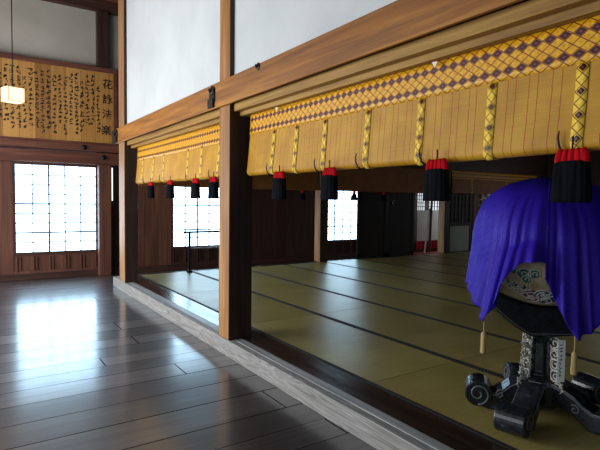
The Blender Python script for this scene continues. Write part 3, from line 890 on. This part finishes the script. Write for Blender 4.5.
cloud(-.19, .90, 1.1, mar, 1, 0); cloud(-.07, .88, 1.2, tea, -1, 1); cloud(-.265, .46, .85, grn, 1, 2); cloud(-.29, .80, .7, olv, 1, 0); cloud(.16, .84, 1.0, mar, 1, 2)
ry = MB()
for j in range(20):
    t_ = PI*(.35+1.2*j/19)
    ry.tube([on_drum(-.255+.068*math.cos(t_), .46+.068*math.sin(t_)/.34, .002), on_drum(-.255+.102*math.cos(t_), .46+.102*math.sin(t_)/.34, .002)], [.0036, .002], 5)
ry.build('white_rays', M['chalk'], dr)

# purple cloth draped over the drum
pc, nt, b = mat('purple_damask', rough=.55, spec=.3)
uvn = coords(nt, 'UV'); u_, v_, _ = xyz(nt, uvn)
nn = noise(nt, comb(nt, u_*16, v_*16, 0), 1, 3, .5, 1.6)
pat = ((nn*7).fract()-.5).abs().lt(.16)
col = mix(nt, pat*.45, srgb(44, 18, 164), srgb(30, 10, 120))
nt.links.new(col, b.inputs['Base Color'])
nt.links.new((pat*.2+.55).s, b.inputs['Roughness'])
cl = thing('purple_cloth', 'royal purple damask cloth with corner tassels draped over the drum', 'cloth', (HX, HY, TZ))
# hem line, going round: (to picture right, to viewer, height)
HEM = [(-.395, -.02, .75), (-.43, .14, .69), (-.45, .24, .65), (-.458, .30, .622), (-.440, .345, .70), (-.432, .36, .745), (-.372, .375, .872), (-.327, .385, .938), (-.255, .385, .955),
       (-.185, .385, .945), (-.188, .40, .90), (-.190, .415, .862), (-.156, .43, .776), (-.117, .44, .686), (-.052, .45, .578), (.0, .445, .60), (.045, .435, .635), (.148, .41, .745),
       (.28, .37, .74), (.42, .30, .66), (.50, .15, .70), (.50, -.05, .72), (.46, -.25, .64), (.30, -.38, .72), (.05, -.42, .80), (-.12, -.40, .76), (-.27, -.33, .72), (-.36, -.20, .74)]
def surf(phi, a):
    """point of the covered drum seen from its centre along azimuth phi (0 = picture right, 90 = viewer) and angle a from the zenith"""
    dx, dy, dz = math.sin(a)*math.cos(phi), math.sin(a)*math.sin(phi), math.cos(a)
    rad = math.hypot(dy, dz); t_ = .3
    for _ in range(12):
        t1 = (RB-.75*min(.37, abs(t_*dx))**2)/max(rad, 1e-4); t_ = t_*.4+min(t1, 1.5)*.6
    cap = .342/max(abs(dx), 1e-4)
    p = 8
    t_ = (t_**-p+cap**-p)**(-1/p)+.034
    return Vector((t_*dx+UO, t_*dy, CZ+t_*dz))
def hem_pt(s_):
    n = len(HEM); i = int(math.floor(s_)) % n; f = s_-math.floor(s_)
    P = [Vector(HEM[(i+k) % n]) for k in (-1, 0, 1, 2)]
    a = 0.5
    return P[1]+(P[2]-P[0])*(a*f)+(P[0]*2-P[1]*5+P[2]*4-P[3])*(a*f*f)+(P[1]*3-P[0]-P[2]*3+P[3])*(a*f*f*f)
def cloth():
    per = 9; n = len(HEM); NC = n*per+1; NR = 44
    m_ = MB()
    def fn(i, j):
        s_ = (i % (NC-1))/per; P = hem_pt(s_); phi = math.atan2(P.y, P.x-UO)
        t_ = j/(NR-1)
        a_end = min(math.radians(88), math.atan2(math.hypot(P.x-UO, P.y), P.z-CZ)-.25)
        tk = .55
        if t_ <= tk: q = surf(phi, max(.001, a_end*t_/tk))
        else:
            k = (t_-tk)/(1-tk); Q = surf(phi, a_end)
            q = Q.lerp(P, k)
            if a_end < math.radians(87) or P.z > CZ-.1:
                el = math.atan2(math.hypot(q.x-UO, q.y), q.z-CZ); S = surf(phi, el)
                if (q-Vector((UO, 0, CZ))).length < (S-Vector((UO, 0, CZ))).length: q = S
        # folds grow toward the hem, and fine ripples lie on the top
        am = max(0, (t_-.25)/.75)**1.2
        g = s_*2*PI/n
        f = .016*math.sin(s_*2.4+.6)+.009*math.sin(s_*5.3+2)+.012*math.sin(g*4+1)
        out = Vector((math.cos(phi), math.sin(phi), 0))
        q = q+out*(f*1.35+.014)*am
        q.z += .004*math.sin(phi*8+t_*11)*min(1, t_*3)
        w = e1*q.x+e2*q.y+Vector((0, 0, q.z))
        return (tuple(w), (q.x*2+phi*.1, q.z*2-q.y))
    m_.grid(NC, NR, fn)
    o = m_.build('draped_cloth', pc, cl, smooth=True, fix=False); solid(o, .004, 1)
cloth()
def corner_tassel(idx, drop):
    h_ = HEM[idx]; p = e1*h_[0]+e2*h_[1]
    x, y, z = p.x, p.y, h_[2]
    t = MB().tube([(x, y, z+.02), (x, y, z-drop)], .0035, 6).build('tassel_cord', M['tassel_cream'], cl)
    MB().lathe([(.005, z-drop), (.013, z-drop-.012), (.014, z-drop-.05), (.016, z-drop-.115), (.013, z-drop-.12)], 14, cx=x, cy=y).build('tassel_bob', M['tassel_cream'], t, smooth=True)
corner_tassel(3, .055); corner_tassel(14, .07)
# paper tag tied to the stand
tp = Vector((HX, HY, 0))+e1*.035+e2*.165
tg = thing('paper_tag', 'narrow white paper tag with small black writing tied to the stand', 'tag', (tp.x, tp.y, .385+TZ))
a_ = math.radians(-33.6)
tg.rotation_euler = (0, 0, a_)
MB().box(-.022, .022, -.001, .001, -.14, .10).build('tag_paper', mat('white_paper', srgb(226, 232, 232), .8)[0], tg)
ti = MB(); r3 = random.Random(2)
for k in range(9): squiggle_char(ti, -.002, .075-.022*k, .018, -.0016, r3)
ti.build('tag_writing', M['ink'], tg, fix=False)
# folded white paper tucked above the near blind
for y, nm in ((1.776, 'mid near blind'), (3.35, 'left end of near blind')):
    o = MB().prism([(-.016, .018), (.02, .014), (.0, -.014)], -.001, .001, lambda p, q, t_: (t_, -p, q)).build('paper_scrap', mat('white_scrap', srgb(236, 234, 228), .8)[0])
    o.location = (1.995, y, 2.10 if y < 2 else 2.10); tag(o, 'tiny folded white paper at the border top, %s' % nm, 'paper')
